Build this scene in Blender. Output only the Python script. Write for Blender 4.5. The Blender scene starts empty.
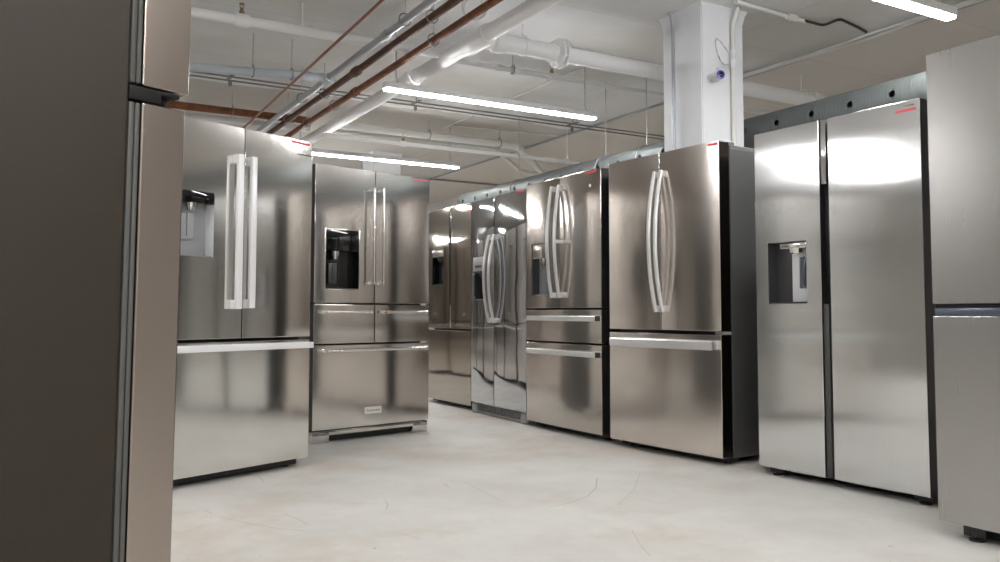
import bpy, bmesh, math, random
from mathutils import Vector, Matrix
random.seed(7)
SC = bpy.context.scene
COL = SC.collection
R = math.radians

# ------------------------------------------------------------------ materials
def newmat(name):
    m = bpy.data.materials.new(name); m.use_nodes = True
    nt = m.node_tree
    return m, nt, nt.nodes['Principled BSDF']

def plain(name, col, rough=0.5, metal=0.0, spec=0.5, bump=0.0, bscale=200.0, var=0.0, vscale=3.0):
    m, nt, b = newmat(name)
    b.inputs['Base Color'].default_value = (*col, 1)
    b.inputs['Roughness'].default_value = rough
    b.inputs['Metallic'].default_value = metal
    b.inputs['Specular IOR Level'].default_value = spec
    tc = nt.nodes.new('ShaderNodeTexCoord')
    if var > 0:
        n = nt.nodes.new('ShaderNodeTexNoise'); n.inputs['Scale'].default_value = vscale
        n.inputs['Detail'].default_value = 5
        nt.links.new(tc.outputs['Object'], n.inputs['Vector'])
        r = nt.nodes.new('ShaderNodeValToRGB')
        r.color_ramp.elements[0].position = 0.3; r.color_ramp.elements[1].position = 0.7
        r.color_ramp.elements[0].color = (*[c * (1 - var) for c in col], 1)
        r.color_ramp.elements[1].color = (*[min(1, c * (1 + var)) for c in col], 1)
        nt.links.new(n.outputs['Fac'], r.inputs['Fac'])
        nt.links.new(r.outputs['Color'], b.inputs['Base Color'])
    if bump > 0:
        n2 = nt.nodes.new('ShaderNodeTexNoise'); n2.inputs['Scale'].default_value = bscale
        nt.links.new(tc.outputs['Object'], n2.inputs['Vector'])
        bp = nt.nodes.new('ShaderNodeBump'); bp.inputs['Strength'].default_value = bump
        bp.inputs['Distance'].default_value = 0.002
        nt.links.new(n2.outputs['Fac'], bp.inputs['Height'])
        nt.links.new(bp.outputs['Normal'], b.inputs['Normal'])
    return m

def steel(name, col, rough=0.22, aniso=0.5, rot=0.0, warp=0.25, wscale=(1.3, 1.3, 1.3), grain=(260, 260, 6), gamp=1.0):
    """brushed stainless sheet: fine grain in the roughness, a slow ripple in the sheet"""
    m, nt, b = newmat(name)
    L = nt.links.new
    b.inputs['Metallic'].default_value = 1.0
    tc = nt.nodes.new('ShaderNodeTexCoord')
    mp = nt.nodes.new('ShaderNodeMapping'); mp.inputs['Scale'].default_value = grain
    L(tc.outputs['Object'], mp.inputs['Vector'])
    g = nt.nodes.new('ShaderNodeTexNoise'); g.inputs['Scale'].default_value = 1.0; g.inputs['Detail'].default_value = 3
    L(mp.outputs['Vector'], g.inputs['Vector'])
    mr = nt.nodes.new('ShaderNodeMapRange')
    mr.inputs['To Min'].default_value = rough * (1 - .15 * gamp); mr.inputs['To Max'].default_value = rough * (1 + .2 * gamp)
    L(g.outputs['Fac'], mr.inputs['Value']); L(mr.outputs['Result'], b.inputs['Roughness'])
    cr = nt.nodes.new('ShaderNodeValToRGB')
    cr.color_ramp.elements[0].color = (*[c * (1 - .05 * gamp) for c in col], 1); cr.color_ramp.elements[1].color = (*[min(1, c * (1 + .05 * gamp)) for c in col], 1)
    L(g.outputs['Fac'], cr.inputs['Fac']); L(cr.outputs['Color'], b.inputs['Base Color'])
    b.inputs['Anisotropic'].default_value = aniso
    b.inputs['Anisotropic Rotation'].default_value = rot
    t = nt.nodes.new('ShaderNodeTangent'); t.direction_type = 'UV_MAP'; t.uv_map = 'UVMap'
    L(t.outputs['Tangent'], b.inputs['Tangent'])
    mp2 = nt.nodes.new('ShaderNodeMapping'); mp2.inputs['Scale'].default_value = wscale
    oi = nt.nodes.new('ShaderNodeObjectInfo')
    ad = nt.nodes.new('ShaderNodeVectorMath'); ad.operation = 'ADD'
    L(tc.outputs['Object'], mp2.inputs['Vector']); L(mp2.outputs['Vector'], ad.inputs[0]); L(oi.outputs['Location'], ad.inputs[1])
    w = nt.nodes.new('ShaderNodeTexNoise'); w.inputs['Scale'].default_value = 2.0; w.inputs['Detail'].default_value = 0.5
    L(ad.outputs['Vector'], w.inputs['Vector'])
    bp = nt.nodes.new('ShaderNodeBump'); bp.inputs['Strength'].default_value = 1.0; bp.inputs['Distance'].default_value = 0.01 * warp
    L(w.outputs['Fac'], bp.inputs['Height']); L(bp.outputs['Normal'], b.inputs['Normal'])
    return m

def emitter(name, col, strength):
    m, nt, b = newmat(name)
    b.inputs['Base Color'].default_value = (.9, .9, .9, 1)
    b.inputs['Emission Color'].default_value = (*col, 1)
    b.inputs['Emission Strength'].default_value = strength
    return m

def floor_material():
    m, nt, b = newmat('worn_concrete'); L = nt.links.new
    tc = nt.nodes.new('ShaderNodeTexCoord')
    def noise(scale, detail=6, rough=.6, sc=(1, 1, 1), loc=(0, 0, 0)):
        mp = nt.nodes.new('ShaderNodeMapping'); mp.inputs['Scale'].default_value = sc; mp.inputs['Location'].default_value = loc
        L(tc.outputs['Object'], mp.inputs['Vector'])
        n = nt.nodes.new('ShaderNodeTexNoise'); n.inputs['Scale'].default_value = scale
        n.inputs['Detail'].default_value = detail; n.inputs['Roughness'].default_value = rough
        L(mp.outputs['Vector'], n.inputs['Vector']); return n.outputs['Fac']
    def ramp(fac, a, bb, ca, cb):
        r = nt.nodes.new('ShaderNodeValToRGB'); e = r.color_ramp.elements
        e[0].position, e[1].position = a, bb; e[0].color = (*ca, 1); e[1].color = (*cb, 1)
        L(fac, r.inputs['Fac']); return r.outputs['Color']
    def mix(fac, c1, c2):
        x = nt.nodes.new('ShaderNodeMix'); x.data_type = 'RGBA'
        L(fac, x.inputs[0]); 
        for s, c in ((6, c1), (7, c2)):
            if isinstance(c, tuple): x.inputs[s].default_value = (*c, 1)
            else: L(c, x.inputs[s])
        return x.outputs[2]
    base = ramp(noise(1.6, 8, .65), .35, .68, (.55, .535, .505), (.66, .65, .625))
    stain = ramp(noise(.9, 9, .72, loc=(3.1, 1.7, 0)), .50, .70, (0, 0, 0), (.60, .60, .60))
    c = mix(stain, base, (.47, .37, .28))
    fine = ramp(noise(5.0, 9, .75, sc=(1, 2.2, 1)), .60, .75, (0, 0, 0), (.5, .5, .5))
    c = mix(fine, c, (.44, .39, .33))
    speck = ramp(noise(36, 3, .5), .735, .77, (0, 0, 0), (.75, .75, .75))
    c = mix(speck, c, (.16, .13, .11))
    L(c, b.inputs['Base Color'])
    b.inputs['Roughness'].default_value = .62
    b.inputs['Specular IOR Level'].default_value = .3
    bp = nt.nodes.new('ShaderNodeBump'); bp.inputs['Strength'].default_value = .25; bp.inputs['Distance'].default_value = .003
    L(noise(14, 8, .7), bp.inputs['Height']); L(bp.outputs['Normal'], b.inputs['Normal'])
    return m

def ceiling_material():
    m, nt, b = newmat('painted_slab'); L = nt.links.new
    tc = nt.nodes.new('ShaderNodeTexCoord')
    n = nt.nodes.new('ShaderNodeTexNoise'); n.inputs['Scale'].default_value = .55; n.inputs['Detail'].default_value = 6
    L(tc.outputs['Object'], n.inputs['Vector'])
    r = nt.nodes.new('ShaderNodeValToRGB'); e = r.color_ramp.elements
    e[0].position, e[1].position = .40, .56; e[0].color = (.66, .64, .61, 1); e[1].color = (.80, .80, .81, 1)
    L(n.outputs['Fac'], r.inputs['Fac'])
    sx = nt.nodes.new('ShaderNodeSeparateXYZ'); L(tc.outputs['Object'], sx.inputs[0])
    def math_(op, a, b_):
        q = nt.nodes.new('ShaderNodeMath'); q.operation = op
        for k, v in ((0, a), (1, b_)):
            if isinstance(v, (int, float)): q.inputs[k].default_value = v
            else: L(v, q.inputs[k])
        return q.outputs[0]
    def blend(fac, c1, c2):
        x = nt.nodes.new('ShaderNodeMix'); x.data_type = 'RGBA'; L(fac, x.inputs[0]); L(c1, x.inputs[6]); x.inputs[7].default_value = (*c2, 1)
        return x.outputs[2]
    nw = nt.nodes.new('ShaderNodeTexNoise'); nw.inputs['Scale'].default_value = 1.4; nw.inputs['Detail'].default_value = 3
    L(tc.outputs['Object'], nw.inputs['Vector'])
    wob = math_('MULTIPLY', math_('SUBTRACT', nw.outputs['Fac'], .5), .5)
    yy = math_('ADD', sx.outputs['Y'], wob)
    unpainted = math_('MULTIPLY', math_('GREATER_THAN', yy, 8.2), .75)            # coat of paint ends past the conduits
    c1 = blend(unpainted, r.outputs['Color'], (.54, .505, .465))
    edge = math_('MULTIPLY', math_('MULTIPLY', math_('GREATER_THAN', yy, 8.03), math_('LESS_THAN', yy, 8.2)), .8)
    c2 = blend(edge, c1, (.84, .84, .84))
    warm = math_('MULTIPLY', math_('GREATER_THAN', sx.outputs['X'], 5.8), .8)      # bare strip beyond the long conduit
    c3 = blend(warm, c2, (.72, .665, .605))
    br = nt.nodes.new('ShaderNodeTexBrick'); br.offset = 0
    br.inputs['Scale'].default_value = 1.0; br.inputs['Brick Width'].default_value = 2.44; br.inputs['Row Height'].default_value = 1.22
    br.inputs['Mortar Size'].default_value = .006; br.inputs['Mortar Smooth'].default_value = .6
    br.inputs['Color1'].default_value = (1, 1, 1, 1); br.inputs['Color2'].default_value = (.94, .94, .935, 1); br.inputs['Mortar'].default_value = (.78, .77, .75, 1)
    L(tc.outputs['Object'], br.inputs['Vector'])
    mx = nt.nodes.new('ShaderNodeMix'); mx.data_type = 'RGBA'; mx.blend_type = 'MULTIPLY'; mx.inputs[0].default_value = 1
    L(c3, mx.inputs[6]); L(br.outputs['Color'], mx.inputs[7]); L(mx.outputs[2], b.inputs['Base Color'])
    b.inputs['Roughness'].default_value = .75; b.inputs['Specular IOR Level'].default_value = .2
    n2 = nt.nodes.new('ShaderNodeTexNoise'); n2.inputs['Scale'].default_value = 5; n2.inputs['Detail'].default_value = 5
    L(tc.outputs['Object'], n2.inputs['Vector'])
    bp = nt.nodes.new('ShaderNodeBump'); bp.inputs['Strength'].default_value = .35; bp.inputs['Distance'].default_value = .01
    L(n2.outputs['Fac'], bp.inputs['Height']); L(bp.outputs['Normal'], b.inputs['Normal'])
    return m

def duct_material():
    m, nt, b = newmat('galvanised_spiral'); L = nt.links.new
    tc = nt.nodes.new('ShaderNodeTexCoord')
    w = nt.nodes.new('ShaderNodeTexWave'); w.wave_type = 'BANDS'; w.bands_direction = 'Y'
    w.inputs['Scale'].default_value = 12.5; w.inputs['Distortion'].default_value = 0.15; w.inputs['Detail'].default_value = 0
    L(tc.outputs['Object'], w.inputs['Vector'])
    n = nt.nodes.new('ShaderNodeTexNoise'); n.inputs['Scale'].default_value = 9
    L(tc.outputs['Object'], n.inputs['Vector'])
    r = nt.nodes.new('ShaderNodeValToRGB'); r.color_ramp.elements[0].color = (.105, .118, .118, 1); r.color_ramp.elements[1].color = (.145, .16, .16, 1)
    L(n.outputs['Fac'], r.inputs['Fac']); L(r.outputs['Color'], b.inputs['Base Color'])
    b.inputs['Metallic'].default_value = .35; b.inputs['Roughness'].default_value = .5
    bp = nt.nodes.new('ShaderNodeBump'); bp.inputs['Strength'].default_value = .5; bp.inputs['Distance'].default_value = .003
    L(w.outputs['Fac'], bp.inputs['Height']); L(bp.outputs['Normal'], b.inputs['Normal'])
    return m

M = dict(
    steel_bright=steel('stainless_bright', (.74, .745, .75), .15, .88, 0, .2, (.3, .3, 2.2)),
    steel_wavy=steel('stainless_glossy', (.50, .51, .525), .05, .3, 0, .55, (1.1, 1.1, 2.2)),
    steel_warm=steel('stainless_warm', (.66, .645, .63), .11, .3, .25, .3, (1.6, 1.6, .5), (200, 200, 200)),
    steel_brown=steel('stainless_smoked', (.74, .685, .64), .17, .3, .25, .35, (2.0, 2.0, .5), (200, 200, 200)),
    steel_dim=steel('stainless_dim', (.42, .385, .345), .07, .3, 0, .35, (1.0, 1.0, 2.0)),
    steel_mid=steel('stainless_mid', (.58, .54, .505), .14, .3, .25, .35, (1.6, 1.6, .5), (200, 200, 200)),
    steel_soft=steel('stainless_soft', (.76, .745, .72), .10, .35, .25, .2, (1.4, 1.4, .5)),
    steel_matte=steel('stainless_matte', (.45, .435, .43), .27, .3, .25, .2, (1, 1, .6), (90, 90, 3), .15),
    steel_umber=steel('stainless_umber', (.36, .31, .275), .24, .3, .25, .1, (1, 1, .6), (300, 300, 300), .25),
    handle=plain('satin_handle', (.86, .86, .87), .33, .7),
    chrome=plain('polished_handle', (.80, .79, .77), .14, 1.0),
    white_handle=plain('white_satin_handle', (.93, .93, .95), .38, .2),
    side_grey=plain('grey_cabinet_paint', (.10, .10, .097), .42, .25, .5, .25, 260),
    side_brown=plain('textured_brown_cabinet', (.024, .0175, .0105), .40, .2, .5, .55, 330),
    steel_edge=plain('smoked_edge', (.20, .17, .15), .22, 1.0),
    door_edge=plain('door_edge_dark', (.035, .034, .033), .35, .3),
    black=plain('black_plastic', (.012, .012, .013), .38),
    gloss_black=plain('gloss_black_panel', (.008, .008, .009), .07),
    hinge_black=plain('hinge_black', (.006, .006, .006), .6, 0, .3),
    gasket=plain('grey_gasket', (.075, .074, .07), .5),
    grey_plastic=plain('grey_plastic', (.36, .365, .38), .4),
    dark_plastic=plain('dark_grey_plastic', (.06, .06, .066), .35),
    blue_grey=plain('blue_grey_recess', (.13, .15, .20), .22, .6),
    white_plastic=plain('white_plastic', (.78, .79, .82), .35),
    red=plain('red_tape', (.72, .06, .08), .5),
    pink=plain('faded_red_tape', (.80, .16, .19), .5),
    badge=plain('badge_silver', (.85, .84, .82), .3, .3),
    ink=plain('grey_ink', (.09, .09, .10), .6),
    white_pipe=plain('white_painted_pipe', (.87, .87, .88), .42, 0, .5, .1, 40),
    grey_pipe=plain('galvanised_pipe', (.40, .42, .45), .40, .45),
    pale_pipe=plain('pale_blue_pipe', (.50, .54, .59), .5),
    rust=plain('rust_brown_pipe', (.20, .072, .030), .6, .2, .5, .2, 60, .35, 14),
    rust_dark=plain('dark_rust_pipe', (.11, .048, .028), .6, .2, .5, .2, 60, .35, 14),
    copper=plain('copper_tube', (.26, .10, .055), .45, .3),
    dark_metal=plain('dark_conduit', (.22, .22, .215), .5, .2),
    rod=plain('zinc_rod', (.52, .52, .52), .45, .5),
    brass=plain('brass_head', (.30, .22, .12), .4, .7),
    wire_white=plain('white_cable', (.74, .73, .71), .5),
    wire_black=plain('black_cable', (.03, .03, .03), .5),
    column=plain('white_column_paint', (.80, .81, .84), .55, 0, .3, .25, 30, .02, 4),
    wall=plain('white_wall_paint', (.70, .69, .67), .7, 0, .3, .2, 20, .05, 1.5),
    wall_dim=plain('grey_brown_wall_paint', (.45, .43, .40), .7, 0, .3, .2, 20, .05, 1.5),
    blue=plain('blue_ring', (.03, .035, .42), .3),
    lens=plain('black_lens', (.004, .004, .006), .05),
    housing=plain('white_light_housing', (.82, .82, .82), .4),
    tube=emitter('lamp_diffuser', (1.0, .995, .985), 92.0),
    floor=floor_material(), ceiling=ceiling_material(), duct=duct_material(),
    scratch=plain('scratch_line', (.46, .43, .40), .7),
)

# ------------------------------------------------------------------ mesh helper
class MB:
    def __init__(s): s.bm = bmesh.new(); s.mi = 0
    def mat(s, i): s.mi = i; return s
    def box(s, x0, x1, y0, y1, z0, z1, bev=0.0, seg=2):
        t = bmesh.new(); bmesh.ops.create_cube(t, size=1)
        for v in t.verts:
            v.co = Vector((x0 + (v.co.x + .5) * (x1 - x0), y0 + (v.co.y + .5) * (y1 - y0), z0 + (v.co.z + .5) * (z1 - z0)))
        if bev > 0: bmesh.ops.bevel(t, geom=t.edges[:], offset=bev, segments=seg, profile=.5, affect='EDGES')
        return s.merge(t)
    def merge(s, t, mtx=None):
        mp = {}
        for v in t.verts: mp[v] = s.bm.verts.new(mtx @ v.co if mtx else v.co)
        for f in t.faces:
            try:
                g = s.bm.faces.new([mp[v] for v in f.verts]); g.material_index = s.mi
            except ValueError: pass
        t.free(); return s
    def quad(s, a, b, c, d):
        f = s.bm.faces.new([s.bm.verts.new(Vector(p)) for p in (a, b, c, d)]); f.material_index = s.mi; return s
    def sweep(s, pts, prof, up=Vector((0, 0, 1)), closed=False):
        """profile [(a,b)] swept along points; a along the side vector, b along the other"""
        pts = [Vector(p) for p in pts]; n = len(pts); rings = []
        prev = None
        for i, p in enumerate(pts):
            if closed: t = (pts[(i + 1) % n] - pts[i - 1]).normalized()
            elif i == 0: t = (pts[1] - p).normalized()
            elif i == n - 1: t = (p - pts[-2]).normalized()
            else: t = ((pts[i + 1] - p).normalized() + (p - pts[i - 1]).normalized()).normalized()
            if prev is None:
                u = up if abs(t.dot(up)) < .95 else Vector((0, 1, 0))
                side = t.cross(u).normalized()
            else:
                side = (prev - t * prev.dot(t)).normalized()
            prev = side; oth = side.cross(t).normalized()
            k = 1.0
            if 0 < i < n - 1 and not closed:
                c = (pts[i + 1] - p).normalized().dot((p - pts[i - 1]).normalized()); k = 1 / max(.5, math.sqrt((1 + c) / 2))
            rings.append([s.bm.verts.new(p + side * a * k + oth * b) for a, b in prof])
        m = len(prof)
        for i in range(n if closed else n - 1):
            A, B = rings[i], rings[(i + 1) % n]
            for j in range(m):
                f = s.bm.faces.new([A[j], A[(j + 1) % m], B[(j + 1) % m], B[j]]); f.material_index = s.mi
        if not closed:
            for rg in (rings[0][::-1], rings[-1]):
                f = s.bm.faces.new(rg); f.material_index = s.mi
        return s
    def tube(s, pts, r, seg=14, closed=False):
        return s.sweep(pts, [(r * math.cos(2 * math.pi * j / seg), r * math.sin(2 * math.pi * j / seg)) for j in range(seg)], closed=closed)
    def lathe(s, p0, p1, prof, seg=18):
        """prof: [(t along axis in metres, radius)] from p0 towards p1"""
        p0 = Vector(p0); ax = (Vector(p1) - p0).normalized()
        u = ax.orthogonal().normalized(); w = ax.cross(u)
        rings = []
        for t, r in prof:
            rings.append([s.bm.verts.new(p0 + ax * t + (u * math.cos(2 * math.pi * j / seg) + w * math.sin(2 * math.pi * j / seg)) * r) for j in range(seg)])
        for A, B in zip(rings, rings[1:]):
            for j in range(seg):
                f = s.bm.faces.new([A[j], A[(j + 1) % seg], B[(j + 1) % seg], B[j]]); f.material_index = s.mi
        for rg in (rings[0][::-1], rings[-1]):
            f = s.bm.faces.new(rg); f.material_index = s.mi
        return s
    def ring(s, c, axis, r, rr, seg=20):
        ax = Vector(axis).normalized(); u = ax.orthogonal().normalized(); w = ax.cross(u); c = Vector(c)
        return s.tube([c + (u * math.cos(2 * math.pi * k / seg) + w * math.sin(2 * math.pi * k / seg)) * r for k in range(seg)], rr, 8, True)
    def build(s, name, mats, parent=None, ang=35, flat_uv=True):
        bm = s.bm
        bmesh.ops.recalc_face_normals(bm, faces=bm.faces[:])
        uv = bm.loops.layers.uv.new('UVMap')
        for f in bm.faces:
            f.smooth = True; n = f.normal
            for l in f.loops:
                c = l.vert.co
                if abs(n.y) >= abs(n.x) and abs(n.y) >= abs(n.z): l[uv].uv = (c.x, c.z)
                elif abs(n.x) >= abs(n.z): l[uv].uv = (c.y, c.z)
                else: l[uv].uv = (c.x, c.y)
        for e in bm.edges:
            if len(e.link_faces) != 2 or e.calc_face_angle(0) > R(ang): e.smooth = False
        me = bpy.data.meshes.new(name); bm.to_mesh(me); bm.free()
        for m in (mats if isinstance(mats, (list, tuple)) else [mats]): me.materials.append(m)
        o = bpy.data.objects.new(name, me); COL.objects.link(o)
        if parent: o.parent = parent
        return o

def tag(o, label=None, cat=None, group=None, kind=None):
    if label: o['label'] = label
    if cat: o['category'] = cat
    if group: o['group'] = group
    if kind: o['kind'] = kind
    return o
def empty(name, loc, rz=0.0):
    o = bpy.data.objects.new(name, None); COL.objects.link(o); o.location = loc; o.rotation_euler = (0, 0, rz)
    o.empty_display_size = .05
    return o
def arc(a, c, b, n=8):
    """quadratic curve a -> b with control c"""
    a, b, c = Vector(a), Vector(b), Vector(c)
    return [a * (1 - t) ** 2 + c * 2 * t * (1 - t) + b * t * t for t in [i / n for i in range(n + 1)]]
def fillet(pts, rad, n=6):
    pts = [Vector(p) for p in pts]; out = [pts[0]]
    for i in range(1, len(pts) - 1):
        p = pts[i]; d0 = (pts[i - 1] - p); d1 = (pts[i + 1] - p)
        r = min(rad, d0.length * .45, d1.length * .45)
        out += arc(p + d0.normalized() * r, p, p + d1.normalized() * r, n)
    return out + [pts[-1]]
def text_into(mb, s, size, loc, rotx=R(90), align='CENTER'):
    cu = bpy.data.curves.new('lettering', 'FONT'); cu.body = s; cu.size = size; cu.align_x = align; cu.extrude = .0003
    o = bpy.data.objects.new('lettering', cu); COL.objects.link(o)
    dg = bpy.context.evaluated_depsgraph_get()
    me = bpy.data.meshes.new_from_object(o.evaluated_get(dg))
    t = bmesh.new(); t.from_mesh(me)
    mb.merge(t, Matrix.Translation(loc) @ Matrix.Rotation(rotx, 4, 'X'))
    bpy.data.objects.remove(o); bpy.data.curves.remove(cu); bpy.data.meshes.remove(me)

# ------------------------------------------------------------------ refrigerators
# local frame of a refrigerator: x to the right along its front, y into its depth, z up; y = 0 is the door front
def door_mb(x0, x1, z0, z1, thick=.08, bulge=0.0, hole=None, bev=.0028, y0=0.0):
    xs = sorted(set([x0 + (x1 - x0) * i / 14 for i in range(15)] + ([hole[0], hole[1]] if hole else [])))
    if hole: xs = [x for x in xs if x in (hole[0], hole[1], x0, x1) or min(abs(x - hole[0]), abs(x - hole[1])) > .012]
    zs = [z0, z1] + ([hole[2], hole[3]] if hole else []); zs.sort()
    hw = (x1 - x0) / 2; xc = (x0 + x1) / 2
    fy = lambda x: y0 - bulge * (1 - ((x - xc) / hw) ** 2)
    m = MB(); bm = m.bm
    F = [[bm.verts.new((x, fy(x), z)) for x in xs] for z in zs]
    B = [[bm.verts.new((x, y0 + thick, z)) for x in xs] for z in zs]
    nx, nz = len(xs), len(zs)
    for k in range(nz - 1):
        for i in range(nx - 1):
            inside = hole and hole[0] - 1e-6 <= xs[i] and xs[i + 1] <= hole[1] + 1e-6 and hole[2] - 1e-6 <= zs[k] and zs[k + 1] <= hole[3] + 1e-6
            if not inside: bm.faces.new([F[k][i], F[k][i + 1], F[k + 1][i + 1], F[k + 1][i]])
            bm.faces.new([B[k][i], B[k + 1][i], B[k + 1][i + 1], B[k][i + 1]])
    for i in range(nx - 1):
        bm.faces.new([F[0][i], B[0][i], B[0][i + 1], F[0][i + 1]])
        bm.faces.new([F[-1][i], F[-1][i + 1], B[-1][i + 1], B[-1][i]])
    for k in range(nz - 1):
        bm.faces.new([F[k][0], F[k + 1][0], B[k + 1][0], B[k][0]])
        bm.faces.new([F[k][-1], B[k][-1], B[k + 1][-1], F[k + 1][-1]])
    bm.normal_update()
    eds = [e for e in bm.edges if len(e.link_faces) == 2 and e.calc_face_angle(0) > R(50)]
    bmesh.ops.bevel(bm, geom=eds, offset=bev, segments=3, profile=.5, affect='EDGES')
    bm.normal_update()
    for f in bm.faces:
        if f.normal.y > -.35: f.material_index = 1          # plastic edges and back of the door panel
    return m
def ang_door(m, name, mat, parent, side='door_edge'): return m.build(name, [mat, M[side] if isinstance(side, str) else side], parent, 9)

def cabinet(root, w, d, ztop, mat, zbot=.03, y0=.095, inset=.004, top_panel=False):
    m = MB(); m.box(inset, w - inset, y0, d, zbot, ztop, .004)
    m.box(inset + .02, w - inset - .02, .082, y0 + .002, zbot + .03, ztop - .03)       # gasket web behind the doors
    c = m.build('cabinet', [mat], root, 9)
    g = MB()
    for a, b in ((.012, .030),): g.box(a, w - a, .081, .094, zbot + .03, ztop - .02, .002)
    g.build('gasket', M['black'], c)
    return c
def hinge(root, x0, x1, z, y0=.02, y1=.16, mat='dark_plastic'):
    m = MB(); m.box(x0, x1, y0, y1, z, z + .018, .005); m.lathe(((x0 + x1) / 2, y0 + .02, z - .004), ((x0 + x1) / 2, y0 + .02, z + .03), [(0, .012), (.022, .012), (.026, .009)])
    return m.build('hinge_cover', M[mat], root)
def foot(root, x, y, h, r=.022):
    m = MB(); m.lathe((x, y, 0), (x, y, 1), [(0, r), (.008, r), (.012, r * .6), (h, r * .6)])
    m.box(x - .045, x + .04, y - .012, y + .05, .012, h + .004, .003)
    return m.build('foot', M['black'], root)
def tape(door, x0, x1, z0, z1, mat='red', span=(0, 1, 0)):
    a, b, bulge = span; hw = (b - a) / 2; xc = (a + b) / 2; m = MB()
    pts = [(x, -bulge * (1 - ((x - xc) / hw) ** 2) - .0006, (z0 + z1) / 2) for x in [x0 + (x1 - x0) * i / 6 for i in range(7)]]
    h = (z1 - z0) / 2; m.sweep(pts, [(-.0006, -h), (.0006, -h), (.0006, h), (-.0006, h)])
    o = m.build('tape_strip', M[mat], door); o['label'] = 'red tape strip'; return o
def strap_handle(name, mat, parent, x, z0, z1, bow, wid=.022, thk=.012, side=0.0, post=.03, y0=0.0):
    """tall bowed strap standing off the door: ends near the door, middle furthest out"""
    m = MB(); n = 16; pts = []
    for i in range(n + 1):
        t = i / n; k = 1 - (2 * t - 1) ** 2
        pts.append((x + side * k, y0 - post - bow * k, z0 + (z1 - z0) * t))
    hw, ht = wid / 2, thk / 2; c = ht * .7
    prof = [(-hw, -ht + c), (-hw + c, -ht), (hw - c, -ht), (hw, -ht + c), (hw, ht - c), (hw - c, ht), (-hw + c, ht), (-hw, ht - c)]
    m.sweep(pts, prof, up=Vector((0, -1, 0)))
    for z in (z0 + .018, z1 - .018): m.box(x - hw * .8, x + hw * .8, y0 - post - bow * .08, y0 + .004, z - .018, z + .018, .003)
    return m.build(name, M[mat], parent)
def bar_handle(name, mat, parent, x0, x1, z, off=.05, h=.03, thk=.014, y0=0.0, bow=0.0, posts=.03, taper=0.0):
    m = MB(); n = 12; pts = []
    for i in range(n + 1):
        t = i / n; k = 1 - (2 * t - 1) ** 2
        pts.append((x0 + (x1 - x0) * t, y0 - off - bow * k, z))
    hw, ht = h / 2, thk / 2; c = ht * .7
    prof = [(-ht, -hw + c), (-ht + c, -hw), (ht - c, -hw), (ht, -hw + c), (ht, hw - c), (ht - c, hw), (-ht + c, hw), (-ht, hw - c)]
    m.sweep(pts, prof, up=Vector((0, 0, 1)))
    for x in (x0 + posts, x1 - posts): m.box(x - posts * .8, x + posts * .8, y0 - off, y0 + .004, z - h * .42, z + h * .42, .003)
    return m.build(name, M[mat], parent)
def round_bar(name, parent, p0, p1, off=.055, r=.0085, y0=0.0, inset=.012, capmat=None):
    """polished round bar on two stand-off posts, with collars at the ends; p = (x, z)"""
    a = Vector((p0[0], y0 - off, p0[1])); b = Vector((p1[0], y0 - off, p1[1])); d = (b - a).normalized(); L = (b - a).length
    m = MB(); m.lathe(a, b, [(0, r * 1.15), (.002, r * 1.4), (.024, r * 1.4), (.026, r), (L - .026, r), (L - .024, r * 1.4), (L - .002, r * 1.4), (L, r * 1.15)], 18)
    for q in (a + d * inset, b - d * inset): m.lathe(q, q + Vector((0, off + .003, 0)), [(0, r * .95), (off - .006, r * .95), (off - .004, r * 1.5), (off + .003, r * 1.5)], 14)
    h = m.build(name, M['chrome'], parent)
    return h
def dispenser(root, x0, x1, z0, z1, depth=.07, split=None, liner='black', panel='gloss_black', frame=None, back='black', panel_z=None, nozzle=None, paddle=None, tray='dark_plastic', label=None, rside=None):
    d = MB(); y1 = depth
    # liner: five inward faces, right cheek can be another colour
    mats = [M[liner], M[rside or liner], M[back]]
    d.mat(0); d.quad((x0, 0, z0), (x0, 0, z1), (x0, y1, z1), (x0, y1, z0)); d.quad((x0, 0, z1), (x1, 0, z1), (x1, y1, z1), (x0, y1, z1)); d.quad((x0, 0, z0), (x0, y1, z0), (x1, y1, z0), (x1, 0, z0))
    d.mat(1); d.quad((x1, 0, z0), (x1, y1, z0), (x1, y1, z1), (x1, 0, z1))
    d.mat(2); d.quad((x0, y1, z0), (x0, y1, z1), (x1, y1, z1), (x1, y1, z0))
    root_d = d.build('dispenser', mats, root)
    if label: root_d['label'] = label
    if frame:
        f = MB(); w = .006
        f.box(x0 - w, x0, -.003, .01, z0 - w, z1 + w, .001); f.box(x1, x1 + w, -.003, .01, z0 - w, z1 + w, .001)
        f.box(x0, x1, -.003, .01, z0 - w, z0, .001); f.box(x0, x1, -.003, .01, z1, z1 + w, .001)
        f.build('frame', M[frame], root_d)
    if panel_z:
        p = MB(); p.box(x0 + .001, x1 - .001, -.0015, depth * .8, panel_z, z1 - .001, .002); p.build('control_panel', M[panel], root_d)
    if nozzle:
        nx, nz, nr, nh, nm = nozzle
        q = MB(); q.lathe((nx, depth * .45, nz), (nx, depth * .45, nz - 1), [(0, nr * 1.1), (nh * .6, nr), (nh * .65, nr * .75), (nh, nr * .7)]); q.build('nozzle', M[nm], root_d)
    if paddle:
        a, b, c, e, pm = paddle
        q = MB(); q.box(a, b, depth - .018, depth - .006, c, e, .004); q.box((a + b) / 2 - .004, (a + b) / 2 + .004, depth - .024, depth - .016, c + .02, e, .002); q.build('paddle', M[pm], root_d)
    t = MB(); t.box(x0 + .004, x1 - .004, .004, depth - .002, z0, z0 + .006, .002)
    for i in range(5):
        xx = x0 + (x1 - x0) * (i + 1) / 6; t.box(xx - .004, xx + .004, .012, depth - .012, z0 + .005, z0 + .009, .001)
    t.build('drip_tray', M[tray], root_d)
    return root_d
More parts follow.
